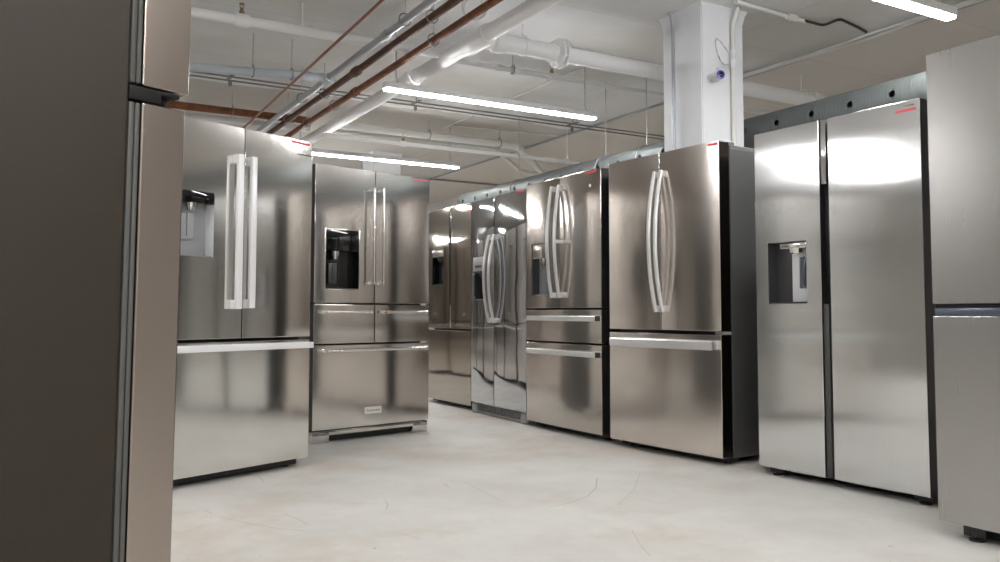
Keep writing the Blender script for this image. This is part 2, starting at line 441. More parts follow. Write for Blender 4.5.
def fridge(label, loc, deg):
    r = empty('refrigerator', (*loc, 0), R(deg)); tag(r, label, 'refrigerator', 'refrigerators'); return r
def plinth(root, x0, x1, z0, z1, y=.10, mat='black'):
    m = MB(); m.box(x0, x1, y, y + .02, z0, z1, .003); return m.build('plinth', M[mat], root)

# -- top-mount refrigerator in the foreground, seen from its side
r = fridge('brown textured side of top-freezer refrigerator filling the left foreground edge', (.245, 1.539), 112.2)
m = MB(); m.box(0, .76, .1025, .74, .04, 1.72, .006, 3); c = m.build('cabinet', M['side_brown'], r, 9); c['label'] = 'dark brown textured cabinet side'
for zz in ((.07, 1.172), (1.205, 1.70)):
    g = MB()
    g.box(.0025, .7575, .0815, .0905, zz[0], zz[1], .0025, 3); g.box(.0015, .7585, .0920, .1020, zz[0], zz[1], .0025, 3)
    g.build('gasket', M['gasket'], c)
d = ang_door(door_mb(0, .76, .06, 1.174, .080, .004, None, .003), 'door', M['steel_umber'], r, M['steel_umber'])
d = ang_door(door_mb(0, .76, 1.203, 1.72, .086, .004, None, .003, -.006), 'door', M['steel_umber'], r, M['steel_umber'])
m = MB(); m.box(.002, .12, .044, .1022, 1.1765, 1.2005, .002); m.box(.002, .12, .010, .048, 1.1925, 1.2005, .002); m.lathe((.03, .03, 1.172), (.03, .03, 1.21), [(0, .010), (.034, .010)])
m.build('hinge', M['hinge_black'], r)
m = MB(); m.box(.03, .73, .02, .10, .01, .055, .004); m.build('kickplate', M['black'], r)
for x in (.06, .70): foot(r, x, .14, .04)

_r = [o for o in COL.objects if o.name == 'refrigerator'][0]     # stands slightly out of plumb on the uneven floor
_r.location = (.245 - .0089, 1.539 + .0051, 0)
_r.rotation_euler = (Matrix.Rotation(R(.5), 3, Vector((.4985, .867, 0))) @ Matrix.Rotation(R(112.2), 3, 'Z')).to_euler()

# -- french door with white square handles (left row)
r = fridge('French-door refrigerator with thick white square handles, behind the foreground brown cabinet', (.541, 4.098), 23.1)
cabinet(r, .905, .80, 1.735, M['side_grey'], .05)
HO = (.07, .297, 1.088, 1.402)
dl = ang_door(door_mb(0, .466, .692, 1.753, .08, .003, HO), 'door', M['steel_soft'], r)
dr = ang_door(door_mb(.471, .905, .692, 1.753, .08, .003), 'door', M['steel_soft'], r)
dw = ang_door(door_mb(0, .905, .048, .676, .08, .003), 'drawer', M['steel_soft'], r)
def square_handle(door, x0, x1, z0, z1, off=.052):
    m = MB(); m.box(x0, x1, -off, -off + .022, z0, z1, .004)
    for z in (z0, z1 - .045): m.box(x0, x1, -off + .004, .003, z, z + .045, .004)
    return m.build('handle', M['white_handle'], door)
square_handle(dl, .398, .432, .838, 1.608); square_handle(dr, .476, .510, .842, 1.606)
m = MB(); m.box(.012, .893, -.048, -.030, .632, .664, .004)
for x in (.012, .848): m.box(x, x + .045, -.036, .003, .634, .662, .003)
m.build('handle', M['white_handle'], dw)
dispenser(r, HO[0], HO[1], HO[2], HO[3], .07, liner='dark_plastic', rside='white_plastic', back='grey_plastic', panel_z=1.345,
          nozzle=(.185, 1.345, .028, .035, 'chrome'), paddle=(.15, .22, 1.17, 1.30, 'grey_plastic'), tray='grey_plastic')
tape(dr, .757, .889, 1.728, 1.741, 'pink', (.471, .905, .003))
m = MB(); m.box(.800, .895, -.0030, .0005, 1.672, 1.676); q = m.build('badge', M['ink'], dr)  # lamp reflection on the door, painted as a thin dark line; no badge
hinge(r, .03, .12, 1.736); hinge(r, .785, .875, 1.736)
plinth(r, .04, .865, .012, .055, .05)
for x in (.08, .825): foot(r, x, .10, .052)

# -- five-door with round bar handles and badge
r = fridge('five-door refrigerator with round bar handles, black dispenser and small silver badge', (1.603, 5.129), 12.3)
cabinet(r, .905, .78, 1.745, M['side_grey'], .05)
HO = (.080, .328, .972, 1.352)
dl = ang_door(door_mb(0, .449, .884, 1.765, .08, .002, HO), 'door', M['steel_warm'], r)
dr = ang_door(door_mb(.455, .905, .884, 1.765, .08, .002), 'door', M['steel_warm'], r)
d1 = ang_door(door_mb(0, .452, .624, .873, .08, .001, None, .0012), 'drawer', M['steel_warm'], r)
d2 = ang_door(door_mb(.458, .905, .624, .873, .08, .001, None, .0012), 'drawer', M['steel_warm'], r)
d3 = ang_door(door_mb(0, .905, .084, .612, .08, .001, None, .0012), 'drawer', M['steel_warm'], r)
for dd, p0, p1 in ((dl, (.411, 1.005), (.411, 1.645)), (dr, (.485, 1.005), (.485, 1.645)), (d1, (.062, .825), (.402, .825)), (d2, (.512, .825), (.850, .825)), (d3, (.066, .580), (.850, .580))):
    h = round_bar('handle', dd, p0, p1)
    if dd is d2: h['label'] = 'round bar handle with red end dot'
m = MB(); m.lathe((.5145, -.055, .825), (.5, -.055, .825), [(0, .0085), (.0035, .0085)]); m.build('handle_medallion', M['red'], d2)
dispenser(r, *HO, .07, liner='gloss_black', back='gloss_black', frame='chrome', panel_z=1.22, nozzle=(.165, 1.215, .030, .05, 'chrome'), paddle=(.135, .195, 1.01, 1.14, 'dark_plastic'), tray='black', label='black glossy dispenser recess with chrome frame')
m = MB(); m.box(.382, .514, -.004, .001, .160, .205, .0015); m.mat(1); text_into(m, 'KitchenAid', .0235, (.448, -.0042, .175)); q = m.build('badge', [M['badge'], M['ink']], d3); q['label'] = 'small silver name badge'
tape(dr, .762, .890, 1.739, 1.750, 'pink', (.455, .905, .002))
m = MB(); m.box(.002, .903, .008, .03, .046, .076, .003)
m.box(.002, .128, .008, .09, .0, .076, .004); m.box(.777, .903, .008, .09, .0, .076, .004)
q = m.build('kickplate', M['steel_warm'], r); plinth(r, .13, .775, .006, .05, .05)
hinge(r, .02, .10, 1.746); hinge(r, .805, .885, 1.746)

# -- far french door with black grip slot
r = fridge('farthest French-door refrigerator in the right row, with black vertical grip slot', (3.315, 7.160), -90.0)
cabinet(r, .905, .76, 1.745, M['side_grey'], .05)
HO = (.140, .372, 1.075, 1.395)
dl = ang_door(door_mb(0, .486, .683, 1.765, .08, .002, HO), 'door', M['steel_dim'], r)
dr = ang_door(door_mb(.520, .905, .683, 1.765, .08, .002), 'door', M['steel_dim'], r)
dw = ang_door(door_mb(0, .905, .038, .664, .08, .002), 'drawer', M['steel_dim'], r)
m = MB(); m.box(.488, .518, .012, .06, .89, 1.567, .002); q = m.build('grip', M['black'], dl)
for z0, z1 in ((1.570, 1.760), (.690, .887)):
    m = MB(); m.box(.488, .516, .004, .06, z0, z1, .002); m.build('edge_trim', M['steel_bright'], dl)
dispenser(r, *HO, .07, liner='gloss_black', back='black', panel_z=1.33, panel='chrome', nozzle=(.25, 1.33, .03, .04, 'dark_plastic'), paddle=(.22, .29, 1.11, 1.25, 'dark_plastic'), tray='black')
tape(dr, .80, .895, 1.690, 1.703, 'red', (.52, .905, .002))
plinth(r, .03, .875, .012, .05, .06)
for x in (.08, .83): foot(r, x, .11, .05)
hinge(r, .03, .11, 1.746)

# -- side by side with long curved handles
r = fridge('glossy side-by-side refrigerator with paired curved handles and a grey toe grille', (3.274, 6.173), -91.4)
cabinet(r, .907, .76, 1.73, M['side_grey'], .05)
HO = (.052, .232, .925, 1.150)
dl = ang_door(door_mb(0, .398, .090, 1.743, .08, .007, HO), 'door', M['steel_wavy'], r)
dr = ang_door(door_mb(.404, .907, .090, 1.743, .08, .008), 'door', M['steel_wavy'], r)
strap_handle('handle', 'handle', dl, .364, .745, 1.440, .050, .026, .018, 0, .022, -.003)
strap_handle('handle', 'handle', dr, .446, .745, 1.440, .050, .026, .018, 0, .022, -.003)
dispenser(r, *HO, .07, liner='dark_plastic', back='gloss_black', frame='steel_bright', nozzle=(.14, 1.15, .025, .04, 'dark_plastic'), paddle=(.11, .17, .96, 1.08, 'dark_plastic'), tray='grey_plastic')
m = MB(); m.box(.050, .236, -.010, .003, 1.162, 1.278, .003); m.mat(1); m.box(.09, .2, -.0108, -.009, 1.19, 1.21); q = m.build('control_panel', [M['grey_plastic'], M['dark_plastic']], dl)
tape(dr, .77, .876, 1.727, 1.740, 'red', (.404, .907, .008))
m = MB(); m.box(.0, .10, .004, .09, .004, .082, .012, 3); m.box(.807, .907, .004, .09, .004, .082, .012, 3); m.box(.09, .82, .02, .05, .004, .022, .003); m.box(.09, .82, .03, .05, .074, .082, .002)
m.mat(1); m.box(.09, .82, .055, .06, .02, .076); m.mat(0)
for i in range(17):
    x = .115 + i * .042; m.box(x, x + .010, .03, .05, .02, .076, .001)
m.build('toe_grille', [M['grey_plastic'], M['black']], r)
hinge(r, .03, .11, 1.731); hinge(r, .80, .88, 1.731)

# -- french door with two drawers and bracketed handles
r = fridge('French-door refrigerator with two drawers, its bowed handles carrying a cross bracket', (3.233, 5.232), -89.8)
cabinet(r, .908, .76, 1.74, M['black'], .05)
HO = (.075, .290, .945, 1.318)
dl = ang_door(door_mb(0, .431, .856, 1.760, .075, .010, HO), 'door', M['steel_mid'], r)
dr = ang_door(door_mb(.437, .908, .856, 1.760, .075, .010), 'door', M['steel_mid'], r)
d1 = ang_door(door_mb(0, .908, .624, .842, .075, .010), 'drawer', M['steel_mid'], r)
d2 = ang_door(door_mb(0, .908, .044, .610, .075, .010), 'drawer', M['steel_mid'], r)
h = strap_handle('handle', 'handle', dl, .382, .925, 1.700, .040, .030, .016, 0, .026, -.006)
h2 = strap_handle('handle', 'handle', dr, .474, .925, 1.700, .040, .030, .016, 0, .026, -.006)
m = MB(); m.box(.464, .484, -.066, .0, 1.298, 1.322, .003); m.build('handle_bracket', M['handle'], dr)
for dd, zz in ((d1, .784), (d2, .552)):
    h = bar_handle('handle', 'handle', dd, .085, .905, zz, .045, .034, .014, -.004, .012, .028)
    m = MB(); m.box(.893, .908, -.052, -.010, zz - .017, zz + .017, .003); m.build('handle_cap', M['dark_plastic'], dd)
dispenser(r, *HO, .065, liner='dark_plastic', back='grey_plastic', panel_z=1.21, panel='chrome', frame='steel_bright', nozzle=(.19, 1.21, .03, .05, 'chrome'), paddle=(.15, .22, .97, 1.13, 'grey_plastic'), tray='chrome')
tape(dr, .752, .866, 1.738, 1.752, 'red', (.437, .908, .010))
m = MB(); m.lathe((.80, .002, 1.655), (.80, -.012, 1.655), [(0, .012), (.010, .012), (.012, .008)]); m.build('emblem', M['handle'], dr)
plinth(r, .02, .888, .010, .05, .07)
for x in (.08, .83): foot(r, x, .11, .05)
hinge(r, .80, .885, 1.741); hinge(r, .02, .10, 1.741)

# -- dark french door, right of the previous
r = fridge('smoky French-door refrigerator with lens-shaped paired handles, standing in front of the white column', (3.222, 4.222), -86.0)
cabinet(r, .901, .84, 1.735, M['side_grey'], .035)
m = MB(); m.box(.010, .891, .10, .60, 1.734, 1.752, .004); m.build('top_panel', M['side_grey'], r)
dl = ang_door(door_mb(0, .449, .722, 1.762, .083, .009), 'door', M['steel_brown'], r, 'steel_edge')
dr = ang_door(door_mb(.454, .901, .722, 1.762, .083, .009), 'door', M['steel_brown'], r, 'steel_edge')
dw = ang_door(door_mb(0, .901, .043, .702, .083, .009), 'drawer', M['steel_brown'], r, 'steel_edge')
strap_handle('handle', 'handle', dl, .429, .828, 1.652, .055, .028, .018, 0, .016, -.004)
strap_handle('handle', 'handle', dr, .483, .828, 1.652, .055, .028, .018, 0, .016, -.004)
bar_handle('handle', 'handle', dw, .062, .885, .645, .045, .050, .016, -.004, .014, .03)
tape(dr, .830, .895, 1.740, 1.752, 'red', (.454, .901, .009))
m = MB(); m.box(.84, .90, .02, .085, .703, .719, .003); m.build('hinge', M['grey_plastic'], r)
hinge(r, .80, .885, 1.752, .03, .15); hinge(r, .03, .11, 1.752, .03, .15)
plinth(r, .02, .88, .010, .04, .08)
for x in (.08, .83): foot(r, x, .12, .036)

# -- bright side by side
r = fridge('bright side-by-side refrigerator with central black grip channel and red tape', (3.329, 3.111), -87.3)
cabinet(r, .908, .74, 1.735, M['black'], .05)
HO = (.080, .312, .868, 1.178)
dl = ang_door(door_mb(0, .393, .039, 1.757, .08, .002, HO), 'door', M['steel_bright'], r)
dr = ang_door(door_mb(.443, .908, .039, 1.757, .08, .002), 'door', M['steel_bright'], r)
m = MB(); m.box(.394, .428, .006, .07, 1.443, 1.757, .003); q = m.build('edge_trim', M['steel_bright'], dl); q['label'] = 'pale upper edge trim'
m = MB(); m.box(.394, .424, .010, .07, .041, .865, .003); m.build('edge_trim', M['gasket'], dl)
m = MB(); m.box(.395, .441, .030, .07, .866, 1.442, .003); m.build('grip', M['black'], dl)
dispenser(r, *HO, .07, liner='dark_plastic', rside='dark_plastic', back='dark_plastic', nozzle=None, paddle=(.225, .300, .940, 1.105, 'blue_grey'), tray='dark_plastic', label='dispenser recess with pale inner panel')
dsp = [o for o in r.children if o.name.startswith('dispenser')][0]
m = MB(); m.box(.185, .311, .052, .069, .877, 1.15, .003); m.build('inner_panel', M['white_plastic'], dsp)
m = MB(); m.box(.150, .311, -.004, .05, 1.140, 1.174, .010, 3); m.lathe((.24, .02, 1.145), (.24, .02, 1.0), [(0, .04), (.025, .034), (.03, .02)]); m.build('nozzle', M['chrome'], dsp)
q = tape(dr, .793, .890, 1.708, 1.721, 'pink', (.443, .908, .002))
m = MB(); text_into(m, 'SAMSUNG', .0095, (.861, -.0012, 1.731)); q = m.build('lettering', M['ink'], dr); q['label'] = 'tiny grey lettering'
hinge(r, .02, .10, 1.736); hinge(r, .81, .89, 1.736)
plinth(r, .10, .82, .018, .045, .10)
for x in (.085, .86): foot(r, x, .045, .04, .026)

# -- matte four door on the right edge
r = fridge('matte grey four-door refrigerator with blue-grey recessed grip, at the right edge', (2.979, 1.919), -91.1)
cabinet(r, .91, .78, 1.785, M['black'], .06)
for x0, x1 in ((0, .452), (.458, .91)):
    ang_door(door_mb(x0, x1, .856, 1.805, .08, .0015), 'door', M['steel_matte'], r)
    q = ang_door(door_mb(x0, x1, .057, .809, .08, .0015), 'door', M['steel_matte'], r)
    m = MB(); m.box(x0 + .003, x1 - .003, .006, .07, .8095, .841, .003); m.build('recessed_grip', M['blue_grey'], q)
m = MB(); m.box(.004, .906, .018, .07, .8415, .8555, .002); m.build('gap_trim', M['black'], r)
plinth(r, .12, .80, .010, .06, .07)
for x in (.115, .80): foot(r, x, .05, .056, .028)
hinge(r, .02, .10, 1.786); hinge(r, .81, .89, 1.786)

# -- the rest of the left row, behind the others; seen only as reflections in the right row
r = fridge('refrigerator in the row behind the badged five-door refrigerator, hidden from this side', (1.70, 6.95), 90.0)
r['group'] = 'refrigerators hidden behind the left row'
cabinet(r, .905, .76, 1.74, M['side_grey'], .05)
dl = ang_door(door_mb(0, .45, .72, 1.76, .08, .004), 'door', M['steel_brown'], r)
dr = ang_door(door_mb(.455, .905, .72, 1.76, .08, .004), 'door', M['steel_brown'], r)
dw = ang_door(door_mb(0, .905, .045, .705, .08, .004), 'drawer', M['steel_brown'], r)
round_bar('handle', dl, (.41, .80), (.41, 1.60)); round_bar('handle', dr, (.495, .80), (.495, 1.60)); round_bar('handle', dw, (.08, .66), (.825, .66))
plinth(r, .03, .875, .012, .055, .06)
hidden = r
for k in range(1, 4):
    c = hidden.copy(); COL.objects.link(c); c.location = (1.70, 6.95 + 1.0 * k, 0)
    for ch in list(hidden.children):
        q = ch.copy(); COL.objects.link(q); q.parent = c
        for g in list(ch.children):
            h = g.copy(); COL.objects.link(h); h.parent = q

# ------------------------------------------------------------------ room shell
X0, X1, Y0, Y1, ZC = -6.0, 7.2, -5.0, 22.0, 3.03
def struct(name, mb, mats): return tag(mb.build(name, mats, None, 30), kind='structure')
m = MB(); m.box(X0 - .2, X1 + .2, Y0 - .2, Y1 + .2, -.2, 0); m.mat(1)
def scratch(pts, w):
    pts = [Vector((*p, .0004)) for p in pts]
    for a, b in zip(pts, pts[1:]):
        d = (b - a).normalized(); n = Vector((-d.y, d.x, 0)) * w / 2
        m.quad(a - n, b - n, b + n, a + n)
scratch([(2.522, 3.415), (2.375, 3.224), (2.241, 3.103), (2.092, 3.028), (1.968, 3.013)], 0.006)
scratch([(1.901, 3.654), (1.881, 3.454), (1.858, 3.228)], 0.005)
scratch([(0.727, 3.519), (0.805, 3.346), (0.885, 3.213), (0.959, 3.138)], 0.006)
scratch([(0.964, 3.442), (0.989, 3.332), (0.996, 3.219)], 0.005)
scratch([(1.087, 3.666), (1.234, 3.538), (1.390, 3.405)], 0.004)
scratch([(1.411, 3.459), (1.394, 3.382), (1.358, 3.318)], 0.005)
scratch([(1.221, 2.989), (1.274, 2.877), (1.289, 2.821)], 0.004)
scratch([(1.078, 4.354), (1.051, 4.109)], 0.005)
scratch([(2.038, 2.540), (1.933, 2.364), (1.875, 2.242)], 0.004)
scratch([(3.695, 5.149), (3.629, 4.874), (3.486, 4.256)], 0.004)
scratch([(1.795, 3.659), (1.785, 3.585)], 0.008)
scratch([(2.685, 1.920), (2.689, 1.904)], 0.012)
scratch([(3.731, 5.331), (3.447, 4.745)], 0.003)
scratch([(0.697, 3.673), (0.709, 3.587)], 0.006)
scratch([(2.793, 3.411), (2.502, 3.101), (2.249, 2.895)], 0.003)
struct('floor', m, [M['floor'], M['scratch']])
m = MB(); m.box(X0 - .2, X1 + .2, Y0 - .2, Y1 + .2, ZC, ZC + .2); struct('ceiling', m, M['ceiling'])
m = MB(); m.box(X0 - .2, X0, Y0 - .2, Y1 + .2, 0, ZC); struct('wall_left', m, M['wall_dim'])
m = MB(); m.box(X1, X1 + .2, Y0 - .2, Y1 + .2, 0, ZC); struct('wall_right', m, M['wall'])
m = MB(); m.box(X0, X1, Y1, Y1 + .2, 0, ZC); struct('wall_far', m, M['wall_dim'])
m = MB(); m.box(X0, X1, Y0 - .2, Y0, 0, ZC); struct('wall_near', m, M['wall'])
def column(x0, x1, y0, y1):
    m = MB(); bm = m.bm; lv = [(0, 0), (2.93, 0), (3.0, .014), (ZC, .022)]; rings = []
    for z, e in lv: rings.append([bm.verts.new(p) for p in ((x0 - e, y0 - e, z), (x1 + e, y0 - e, z), (x1 + e, y1 + e, z), (x0 - e, y1 + e, z))])
    for A, B in zip(rings, rings[1:]):
        for j in range(4): bm.faces.new([A[j], A[(j + 1) % 4], B[(j + 1) % 4], B[j]])
    bm.faces.new(rings[0]); bm.faces.new(rings[-1])
    vert = [e for e in bm.edges if abs(e.verts[0].co.z - e.verts[1].co.z) > .03]
    bmesh.ops.bevel(bm, geom=vert, offset=.008, segments=2, affect='EDGES')
    return struct('column', m, M['column'])
column(4.15, 4.56, 4.35, 4.762)
column(4.15, 4.56, 10.70, 11.11)

# ------------------------------------------------------------------ ceiling services
def pipe(name, label, pts, r, mat, rad=.1, group=None, seg=16):
    m = MB(); m.tube(fillet(pts, rad) if len(pts) > 2 else pts, r, seg)
    return tag(m.build(name, M[mat], None, 50), label, 'pipe', group)
def coupling(parent, c, axis, r, L, mat, name='coupling', prof=None):
    ax = Vector(axis).normalized(); c = Vector(c); m = MB()
    m.lathe(c - ax * L / 2, c + ax * L / 2, prof or [(0, r * .93), (L * .08, r), (L * .92, r), (L, r * .93)], 20)
    return m.build(name, M[mat], parent, 40)
def sprinkler(parent, c, r, up=True):
    x, y, z = c; s = 1 if up else -1
    m = MB(); m.lathe((x, y, z + s * r * .8), (x, y, z + s * 1), [(0, .018), (.025, .018), (.027, .012), (.045, .012), (.05, .004)])
    for dx in (-.012, .012): m.tube([(x + dx * .6, y, z + s * (r * .8 + .045)), (x + dx * 1.3, y, z + s * (r * .8 + .058)), (x, y, z + s * (r * .8 + .076))], .003, 6)
    m.lathe((x, y, z + s * (r * .8 + .074)), (x, y, z + s * 5), [(0, .020), (.003, .020)])
    return m.build('sprinkler_head', M['brass'], parent)
def hanger(label, c, axis, r, rodmat='rod', ringmat='rod', group='pipe hangers', rod_r=.004, zc=ZC):
    x, y, z = c
    root = empty('pipe_hanger', (x, y, z)); tag(root, label, 'hanger', group)
    m = MB(); m.tube([(0, 0, r + .022), (0, 0, zc - z)], rod_r, 8); m.lathe((0, 0, r + .018), (0, 0, 9), [(0, .009), (.014, .009)], 6); m.build('rod', M[rodmat], root)
    m = MB(); m.ring((0, 0, .006), axis, r + .012, .0045); m.build('ring', M[ringmat], root)
    return root
AY, AX = (0, 1, 0), (1, 0, 0)
Zp = 2.75
# pipes running along the row (y)
pipe('copper_tube', 'thin copper tube, leftmost of the lines running along the ceiling', [(1.689, -2.0, 2.692), (2.046, 13.8, 2.692)], .0105, 'copper')
p = pipe('conduit', 'grey galvanised pipe left of the two rust-brown pipes', [(2.16, -2.0, Zp), (2.16, 13.8, Zp)], .026, 'grey_pipe')
coupling(p, (2.16, 6.62, Zp), AY, .040, .13, 'pale_pipe')
coupling(p, (2.16, 5.35, Zp), AY, .033, .08, 'grey_pipe')
p = pipe('pipe', 'darker rust-brown pipe next to the grey pipe under the ceiling', [(2.29, -2.0, Zp), (2.29, 13.8, Zp)], .027, 'rust_dark')
coupling(p, (2.29, 6.3, Zp), AY, .038, .11, 'rust_dark')
p = pipe('pipe', 'orange rust-brown pipe between the darker rust pipe and the large white pipe', [(2.50, -2.0, Zp), (2.50, 13.8, Zp)], .027, 'rust')
coupling(p, (2.50, 6.9, Zp), AY, .038, .11, 'rust')
p = pipe('drain_pipe', 'large white drain pipe running diagonally over the aisle to the left row', [(2.835, -2.0, 2.80), (2.835, 13.8, 2.80)], .058, 'white_pipe', seg=24)
coupling(p, (2.835, 6.40, 2.80), AY, .076, .12, 'white_pipe', 'hub')
coupling(p, (2.835, 5.27, 2.80), AY, .078, .36, 'white_pipe', 'wye_fitting')
m = MB(); m.lathe((2.835, 5.23, 2.80), (3.3, 5.23, 2.80), [(0, .06), (.10, .062), (.12, .080), (.19, .080), (.20, .06)], 22); m.build('branch_hub', M['white_pipe'], p)
# pipes running across (x)
p = pipe('drain_pipe', 'thick white branch pipe with round flange, running into the white column', [(3.02, 5.23, 2.80), (6.40, 5.23, 2.80), ], .062, 'white_pipe', seg=24)
coupling(p, (3.53, 5.23, 2.80), AX, .115, .07, 'white_pipe', 'flange', [(0, .07), (.004, .105), (.012, .115), (.022, .115), (.026, .085), (.044, .085), (.048, .115), (.062, .115), (.07, .08)])
for k in range(8):
    a = 2 * math.pi * (k + .5) / 8; m = MB(); cy, cz = 5.23 + .098 * math.cos(a), 2.80 + .098 * math.sin(a)
    m.lathe((3.485, cy, cz), (3.6, cy, cz), [(0, .010), (.012, .010), (.013, .007), (.08, .007), (.081, .010), (.092, .010)], 6); m.build('flange_bolt', M['white_pipe'], p)
coupling(p, (6.40, 5.23, 2.80), AX, .080, .12, 'white_pipe', 'hub')
p = pipe('sprinkler_pipe', 'white sprinkler pipe with upright brass head at the upper left', [(-3.5, 5.79, 2.83), (2.775, 5.79, 2.83)], .034, 'white_pipe')
coupling(p, (1.275, 5.79, 2.83), AX, .046, .10, 'white_pipe'); sprinkler(p, (1.275, 5.79, 2.83), .05)
p = pipe('conduit', 'pale blue-grey pipe meeting the grey pipe at a tee, upper left', [(-3.5, 6.62, 2.39), (2.128, 6.62, 2.757)], .034, 'pale_pipe')
coupling(p, (1.98, 6.62, Zp - .004), AX, .042, .09, 'pale_pipe')
for k, dy in enumerate((-.065, .065)):
    p = pipe('conduit', ('nearer' if k == 0 else 'farther') + ' of the two thin dark conduits clamped side by side across the ceiling', [(-3.5, 7.76 + dy, 2.955), (7.15, 7.76 + dy, 2.955)], .008, 'dark_metal', group='twin dark conduits')
for x, w in ((1.62, 'left of the copper tube'), (3.47, 'below the left end of the long lamp'), (5.42, 'near the right end of the long lamp')):
    root = empty('conduit_clamp', (x, 7.76, 2.955)); tag(root, 'small bracket clamping the twin dark conduits, ' + w, 'clamp', 'conduit clamps')
    m = MB(); m.box(-.018, .018, -.10, .10, .014, .024, .002); m.tube([(0, .0, .024), (0, .0, .075)], .005, 8); m.build('bracket', M['dark_metal'], root)
    m = MB(); m.lathe((0, .02, -.02), (0, .02, -1), [(0, .015), (.02, .018), (.045, .012)]); m.build('bolt', M['dark_metal'], root)
p = pipe('pipe', 'rust-brown cross pipe above the white-handled refrigerator', [(-3.5, 8.51, 2.83), (2.58, 8.51, 2.83)], .038, 'rust')
coupling(p, (2.38, 8.51, 2.83), AX, .046, .08, 'rust_dark')
pipe('pipe', 'white pipe just above the top of the white-handled refrigerator', [(-3.5, 8.95, 2.84), (2.72, 8.95, 2.84)], .036, 'white_pipe')
p = pipe('pipe', 'thick off-white pipe with a dogleg bend ending over the spiral duct', [(2.95, 8.63, 2.85), (5.20, 8.63, 2.85), (6.55, 10.15, 2.85), (7.15, 10.15, 2.85)], .044, 'wire_white', .22)
p = pipe('pipe', 'thinner off-white pipe with matching dogleg, behind the thick dogleg pipe', [(2.95, 8.93, 2.86), (5.05, 8.93, 2.86), (6.25, 10.28, 2.86), (7.15, 10.28, 2.86)], .030, 'wire_white', .22)
p = pipe('sprinkler_pipe', 'thin white sprinkler pipe passing below the dogleg pipes to the duct', [(2.60, 8.07, 2.60), (5.72, 8.07, 2.60)], .022, 'white_pipe')
coupling(p, (3.46, 8.07, 2.60), AX, .030, .07, 'white_pipe'); sprinkler(p, (3.46, 8.07, 2.60), .03)
coupling(p, (5.30, 8.07, 2.60), AX, .028, .16, 'white_pipe')
p = pipe('sprinkler_pipe', 'thin white sprinkler pipe above the long lamp, crossing below the flanged pipe', [(2.90, 6.08, 2.90), (7.15, 6.08, 2.90)], .024, 'white_pipe')
coupling(p, (4.02, 6.08, 2.90), AX, .034, .09, 'white_pipe'); sprinkler(p, (4.02, 6.08, 2.90), .034)
coupling(p, (3.48, 6.08, 2.90), AX, .030, .03, 'white_pipe')
p = pipe('conduit', 'slender conduit running along the ceiling behind the column and above the duct', [(5.80, -2, 3.012), (5.80, 14.5, 3.012)], .014, 'grey_pipe')
p = pipe('cable', 'white cable bundle clipped along the ceiling at the upper right', [(5.72, 1.5, 3.0), (5.735, 3.0, 2.995), (5.72, 3.6, 3.0), (5.75, 4.1, 2.985), (5.72, 4.9, 2.99), (5.735, 5.6, 3.01)], .016, 'wire_white', .3)
p['category'] = 'cable'
p = pipe('cable', 'second white cable sagging beside the bundle at the upper right ceiling', [(5.66, 1.9, 3.015), (5.67, 3.2, 2.985), (5.63, 4.0, 2.975), (5.65, 4.8, 2.965), (5.70, 5.4, 3.0)], .010, 'wire_white', .3)
p['category'] = 'cable'
p = pipe('conduit', 'white conduit running across the ceiling from the column top', [(4.30, 4.17, 3.005), (5.05, 4.20, 3.005)], .016, 'wire_white')
coupling(p, (4.90, 4.194, 3.005), (1, .04, 0), .026, .10, 'wire_white')
p = pipe('cable', 'black cable zigzagging over the ceiling at the upper right', [(5.03, 4.19, 3.005), (5.26, 4.20, 3.01), (5.25, 4.05, 3.015), (5.55, 4.11, 3.015), (5.69, 4.15, 3.018)], .010, 'wire_black', .05); p['category'] = 'cable'
p = pipe('cable', 'thin white lamp cable along the ceiling past the ends of the long lamps', [(4.33, 5.95, 3.02), (4.33, 8.9, 3.02)], .007, 'wire_white'); p['category'] = 'cable'
p = pipe('conduit', 'thin conduit crossing the ceiling beyond the dogleg pipes', [(2.6, 12.3, 3.0), (7.15, 12.3, 3.0)], .016, 'dark_metal')
p = pipe('cable', 'thin white cable across the ceiling right of the short lamp', [(4.36, 8.70, 3.015), (5.74, 8.54, 3.015)], .008, 'wire_white'); p['category'] = 'cable'
# column services
pipe('conduit', 'grey vertical conduit down the left face of the white column', [(4.112, 4.606, 0.0), (4.112, 4.606, 2.93), (4.085, 4.606, 3.03)], .013, 'grey_pipe', .03)
p = pipe('conduit', 'white vertical conduit down the right face of the white column', [(4.428, 4.325, 0.0), (4.432, 4.325, 2.90), (4.44, 4.28, 3.03)], .018, 'wire_white', .03)
coupling(p, (4.4315, 4.325, 2.62), (0, 0, 1), .024, .06, 'white_plastic'); coupling(p, (4.4315, 4.325, 2.70), (0, 0, 1), .023, .04, 'white_plastic')
root = empty('security_camera', (4.235, 4.35, 2.492)); tag(root, 'white bullet security camera with blue ring on the white column', 'camera')
cd = Vector((-.25, -.965, -.06)).normalized(); c0 = Vector((0, -.030, 0))
m = MB(); m.lathe(c0, c0 + cd, [(0, .030), (.006, .034), (.088, .034), (.092, .032)]); m.build('body', M['white_plastic'], root)
m = MB(); m.lathe(c0 + cd * .092, c0 + cd, [(0, .032), (.004, .031), (.005, .019)]); m.build('ring', M['blue'], root)
m = MB(); m.lathe(c0 + cd * .0975, c0 + cd, [(0, .019), (.003, .014)]); m.build('lens', M['lens'], root)
m = MB(); m.lathe((0, 0, 0), (0, -1, 0), [(0, .036), (.010, .036), (.014, .016), (.034, .014)]); m.build('mount', M['white_plastic'], root)
m = MB(); m.box(.045, .10, -.040, -.001, .030, .085, .006); m.build('junction_box', M['white_plastic'], root)
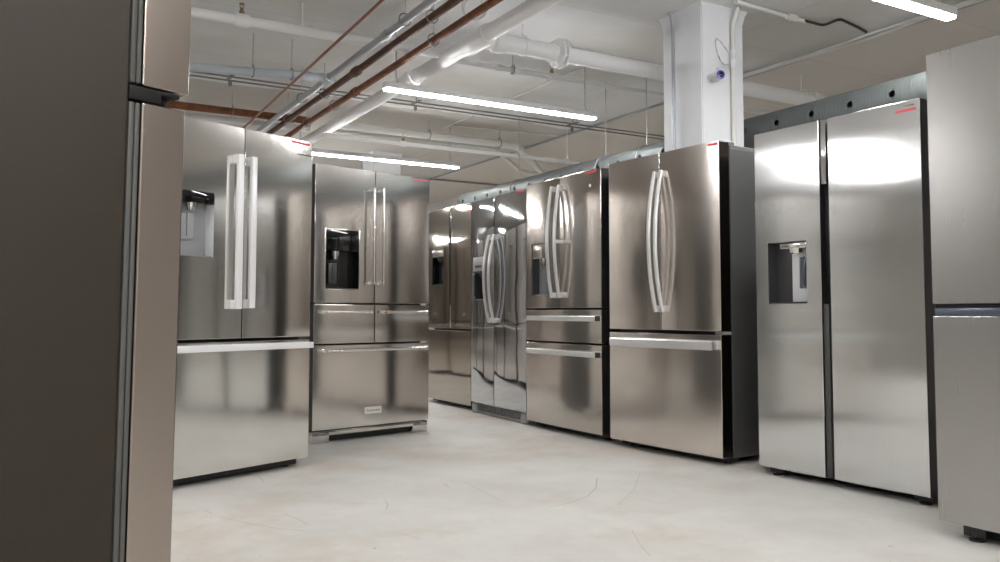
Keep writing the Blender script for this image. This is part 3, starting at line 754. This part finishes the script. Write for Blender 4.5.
p = pipe('cable', 'thin cable loop hanging above the security camera on the column', arc((4.40, 4.338, 2.70), (4.24, 4.330, 2.86), (4.28, 4.338, 2.72), 8) + arc((4.28, 4.338, 2.72), (4.31, 4.33, 2.58), (4.40, 4.338, 2.62), 8)[1:], .004, 'wire_white', .0); p['category'] = 'cable'
m = MB(); m.ring((2.70, 5.05, 2.95), (0.4, 1, .2), .085, .008, 28); m.ring((2.715, 5.09, 2.955), (0.6, 1, .1), .075, .008, 28)
tag(m.build('cable_coil', M['wire_white']), 'small white cable coil beside the large white drain pipe', 'cable')

# hangers
H = [
 ((2.16, 5.02, Zp), AY, .030, 'ring hanger on the grey galvanised pipe near the top of the picture'),
 ((2.29, 4.88, Zp), AY, .031, 'ring hanger on the darker rust-brown pipe near the top of the picture'),
 ((2.50, 5.30, Zp), AY, .031, 'ring hanger on the orange rust-brown pipe near the top of the picture'),
 ((2.16, 7.35, Zp), AY, .030, 'ring hanger halfway along the grey galvanised pipe'),
 ((2.29, 7.10, Zp), AY, .031, 'ring hanger halfway along the darker rust-brown pipe'),
 ((2.50, 7.45, Zp), AY, .031, 'ring hanger halfway along the orange rust-brown pipe'),
 ((2.29, 8.25, Zp), AY, .031, 'hanger on the dark rust-brown pipe just above the white-handled refrigerator'),
 ((2.50, 8.30, Zp), AY, .031, 'hanger on the orange rust pipe just above the white-handled refrigerator'),
 ((1.70, 5.79, 2.83), AX, .034, 'white rod hanger on the white sprinkler pipe, upper left'),
 ((1.55, 6.62, 2.718), AX, .034, 'rod hanger left of the copper tube on the pale blue-grey pipe'),
 ((1.86, 6.62, 2.739), AX, .034, 'rod hanger beside the copper tube on the pale blue-grey pipe'),
 ((1.80, 8.51, 2.83), AX, .038, 'thin rod hanger on the rust-brown cross pipe'),
 ((3.20, 5.23, 2.80), AX, .062, 'white clevis hanger between wye and flange on the thick branch pipe'),
 ((6.22, 5.23, 2.80), AX, .062, 'white hanger on the branch pipe right of the column'),
 ((3.62, 6.08, 2.90), AX, .024, 'thin rod hanger on the sprinkler pipe above the long lamp'),
 ((4.02, 8.63, 2.85), AX, .044, 'hanger on the thick dogleg pipe above the short lamp'),
 ((4.95, 8.63, 2.85), AX, .044, 'hanger just before the bend of the thick dogleg pipe'),
 ((5.55, 8.07, 2.60), AX, .022, 'thin white rod at the duct end of the lower sprinkler pipe'),
]
for c, ax, rr, lab in H:
    w = 'white' in lab.split(' on ')[0]
    hanger(lab, c, ax, rr, 'white_pipe' if w else 'rod', 'white_pipe' if w else 'dark_metal')

# spiral duct with a row of round outlets
def duct():
    cx, cz, r, ya, yb = 4.815, 2.182, .126, -2.0, 9.22
    angs = [R(a) for a in ([-15, 15] + list(range(30, 345, 15)))]
    na = len(angs)
    holes = [4.168 + .3065 * k for k in range(-18, 17)]; hw = .045; hr = .023
    ys = [ya]
    for h in holes: ys += [h - hw, h + hw]
    ys.append(yb)
    m = MB(); bm = m.bm; t0 = R(3)
    P = lambda a, y, rr=r: Vector((cx - rr * math.cos(a + t0), y, cz + rr * math.sin(a + t0)))
    rings = [[bm.verts.new(P(a, y)) for a in angs] for y in ys]
    for i in range(len(ys) - 1):
        A, B = rings[i], rings[i + 1]; ishole = i % 2 == 1
        for j in range(na):
            if ishole and j == 0:
                yc = (ys[i] + ys[i + 1]) / 2; n = 16
                C = [bm.verts.new(P(hr / r * math.sin(2 * math.pi * (k + .5) / n), yc + hr * math.cos(2 * math.pi * (k + .5) / n))) for k in range(n)]
                # corners in the order (+y,+a) (-y,+a) (-y,-a) (+y,-a)
                cor = [B[1], A[1], A[0], B[0]]
                for q in range(4):
                    for k in range(q * 4, q * 4 + 3): bm.faces.new([cor[q], C[k], C[k + 1]])
                    k = q * 4 + 3; bm.faces.new([cor[q], C[k], C[(k + 1) % n], cor[(q + 1) % 4]])
            else:
                bm.faces.new([A[j], A[(j + 1) % na], B[(j + 1) % na], B[j]])
    last = rings[-1]
    for k in range(1, 5):
        f = math.cos(k * math.pi / 8); y = yb + .07 * math.sin(k * math.pi / 8)
        nr = [bm.verts.new(P(a, y, max(r * f, .004))) for a in angs]
        for j in range(na): bm.faces.new([last[j], last[(j + 1) % na], nr[(j + 1) % na], nr[j]])
        last = nr
    bm.faces.new(last); bm.faces.new(rings[0])
    o = m.build('air_duct', [M['duct']], None, 45)
    tag(o, 'long grey spiral air duct with round outlet holes above the right row', 'duct')
    return o
duct()
for i, (y, w) in enumerate(((4.95, 'just left of the white column'), (6.35, 'above the glossy side-by-side refrigerator'), (7.95, 'near its far end'), (5.75, 'above the bracket-handled refrigerator'))):
    root = empty('duct_hanger', (4.815, y, 2.182)); tag(root, 'thin wire hanger of the spiral duct, ' + w, 'hanger', 'duct hangers')
    m = MB(); m.tube([(0, 0, .126), (0, 0, ZC - 2.182)], .004, 8); m.build('rod', M['rod'], root)
    m = MB(); m.ring((0, 0, 0), AY, .131, .004, 28); m.build('strap', M['rod'], root)

# strip lamps
def lamp(label, xa, xb, y, z=2.565, group='ceiling strip lamps'):
    root = empty('ceiling_light', ((xa + xb) / 2, y, z)); tag(root, label, 'lamp', group); h = (xb - xa) / 2
    m = MB(); m.box(-h, h, -.039, .039, -.004, .046, .006, 3); m.build('housing', M['housing'], root)
    m = MB(); m.box(-h + .006, h - .006, -.031, .031, -.018, .003, .006, 3); m.build('diffuser', M['tube'], root)
    for x in (-h + .12, h - .09):
        m = MB(); m.tube([(x, 0, .049), (x - .02, 0, .10), (x - .02, 0, ZC - z)], .005, 8); m.build('suspension_rod', M['rod'], root)
lamp('longest lit strip lamp in view, hanging before the flanged white pipe', 2.41, 4.43, 6.0)
lamp('lit strip lamp seen just above the badged five-door refrigerator', 2.50, 4.52, 8.87)
lamp('lit strip lamp cut off by the top edge at the upper right', 2.70, 4.72, 2.87)
LAMPS_UNSEEN = [(-2.6, -.6, 2.8), (0.0, 2.0, -.1), (2.7, 4.7, -3.1), (-.3, 1.7, -3.1), (-3.4, -1.4, -1.0), (-2.9, -.9, 5.75), (-1.6, .4, 12.4), (2.5, 4.5, 11.8), (2.5, 4.5, 14.8), (-3.6, -1.6, 17.5)]  # unseen lamps; some read off door reflections, others added to brighten floor and column
for a, b, y in LAMPS_UNSEEN:
    lamp('unseen strip lamp outside the picture, lighting the room', a, b, y, group='unseen strip lamps, some added as fill')

# ------------------------------------------------------------------ camera and world
w = bpy.data.worlds.new('World'); SC.world = w; w.use_nodes = True
w.node_tree.nodes['Background'].inputs['Color'].default_value = (.5, .5, .5, 1)
w.node_tree.nodes['Background'].inputs['Strength'].default_value = .3
cam = bpy.data.cameras.new('camera'); co = bpy.data.objects.new('camera', cam); COL.objects.link(co)
cam.sensor_width = 36; cam.lens = 30.11; cam.shift_y = -.0151; cam.clip_start = .02
co.location = (0, 0, .8195); co.rotation_euler = (R(93.226), R(-0.063), R(-29.9))
SC.camera = co
SC.view_settings.view_transform = 'Standard'; SC.view_settings.look = 'None'
SC.view_settings.gamma = 1; SC.view_settings.exposure = 0.33; SC.view_settings.use_curve_mapping = False
SC.cycles.use_denoising = True
SC.cycles.max_bounces = 10; SC.cycles.diffuse_bounces = 5; SC.cycles.glossy_bounces = 6
SC.cycles.sample_clamp_indirect = 8
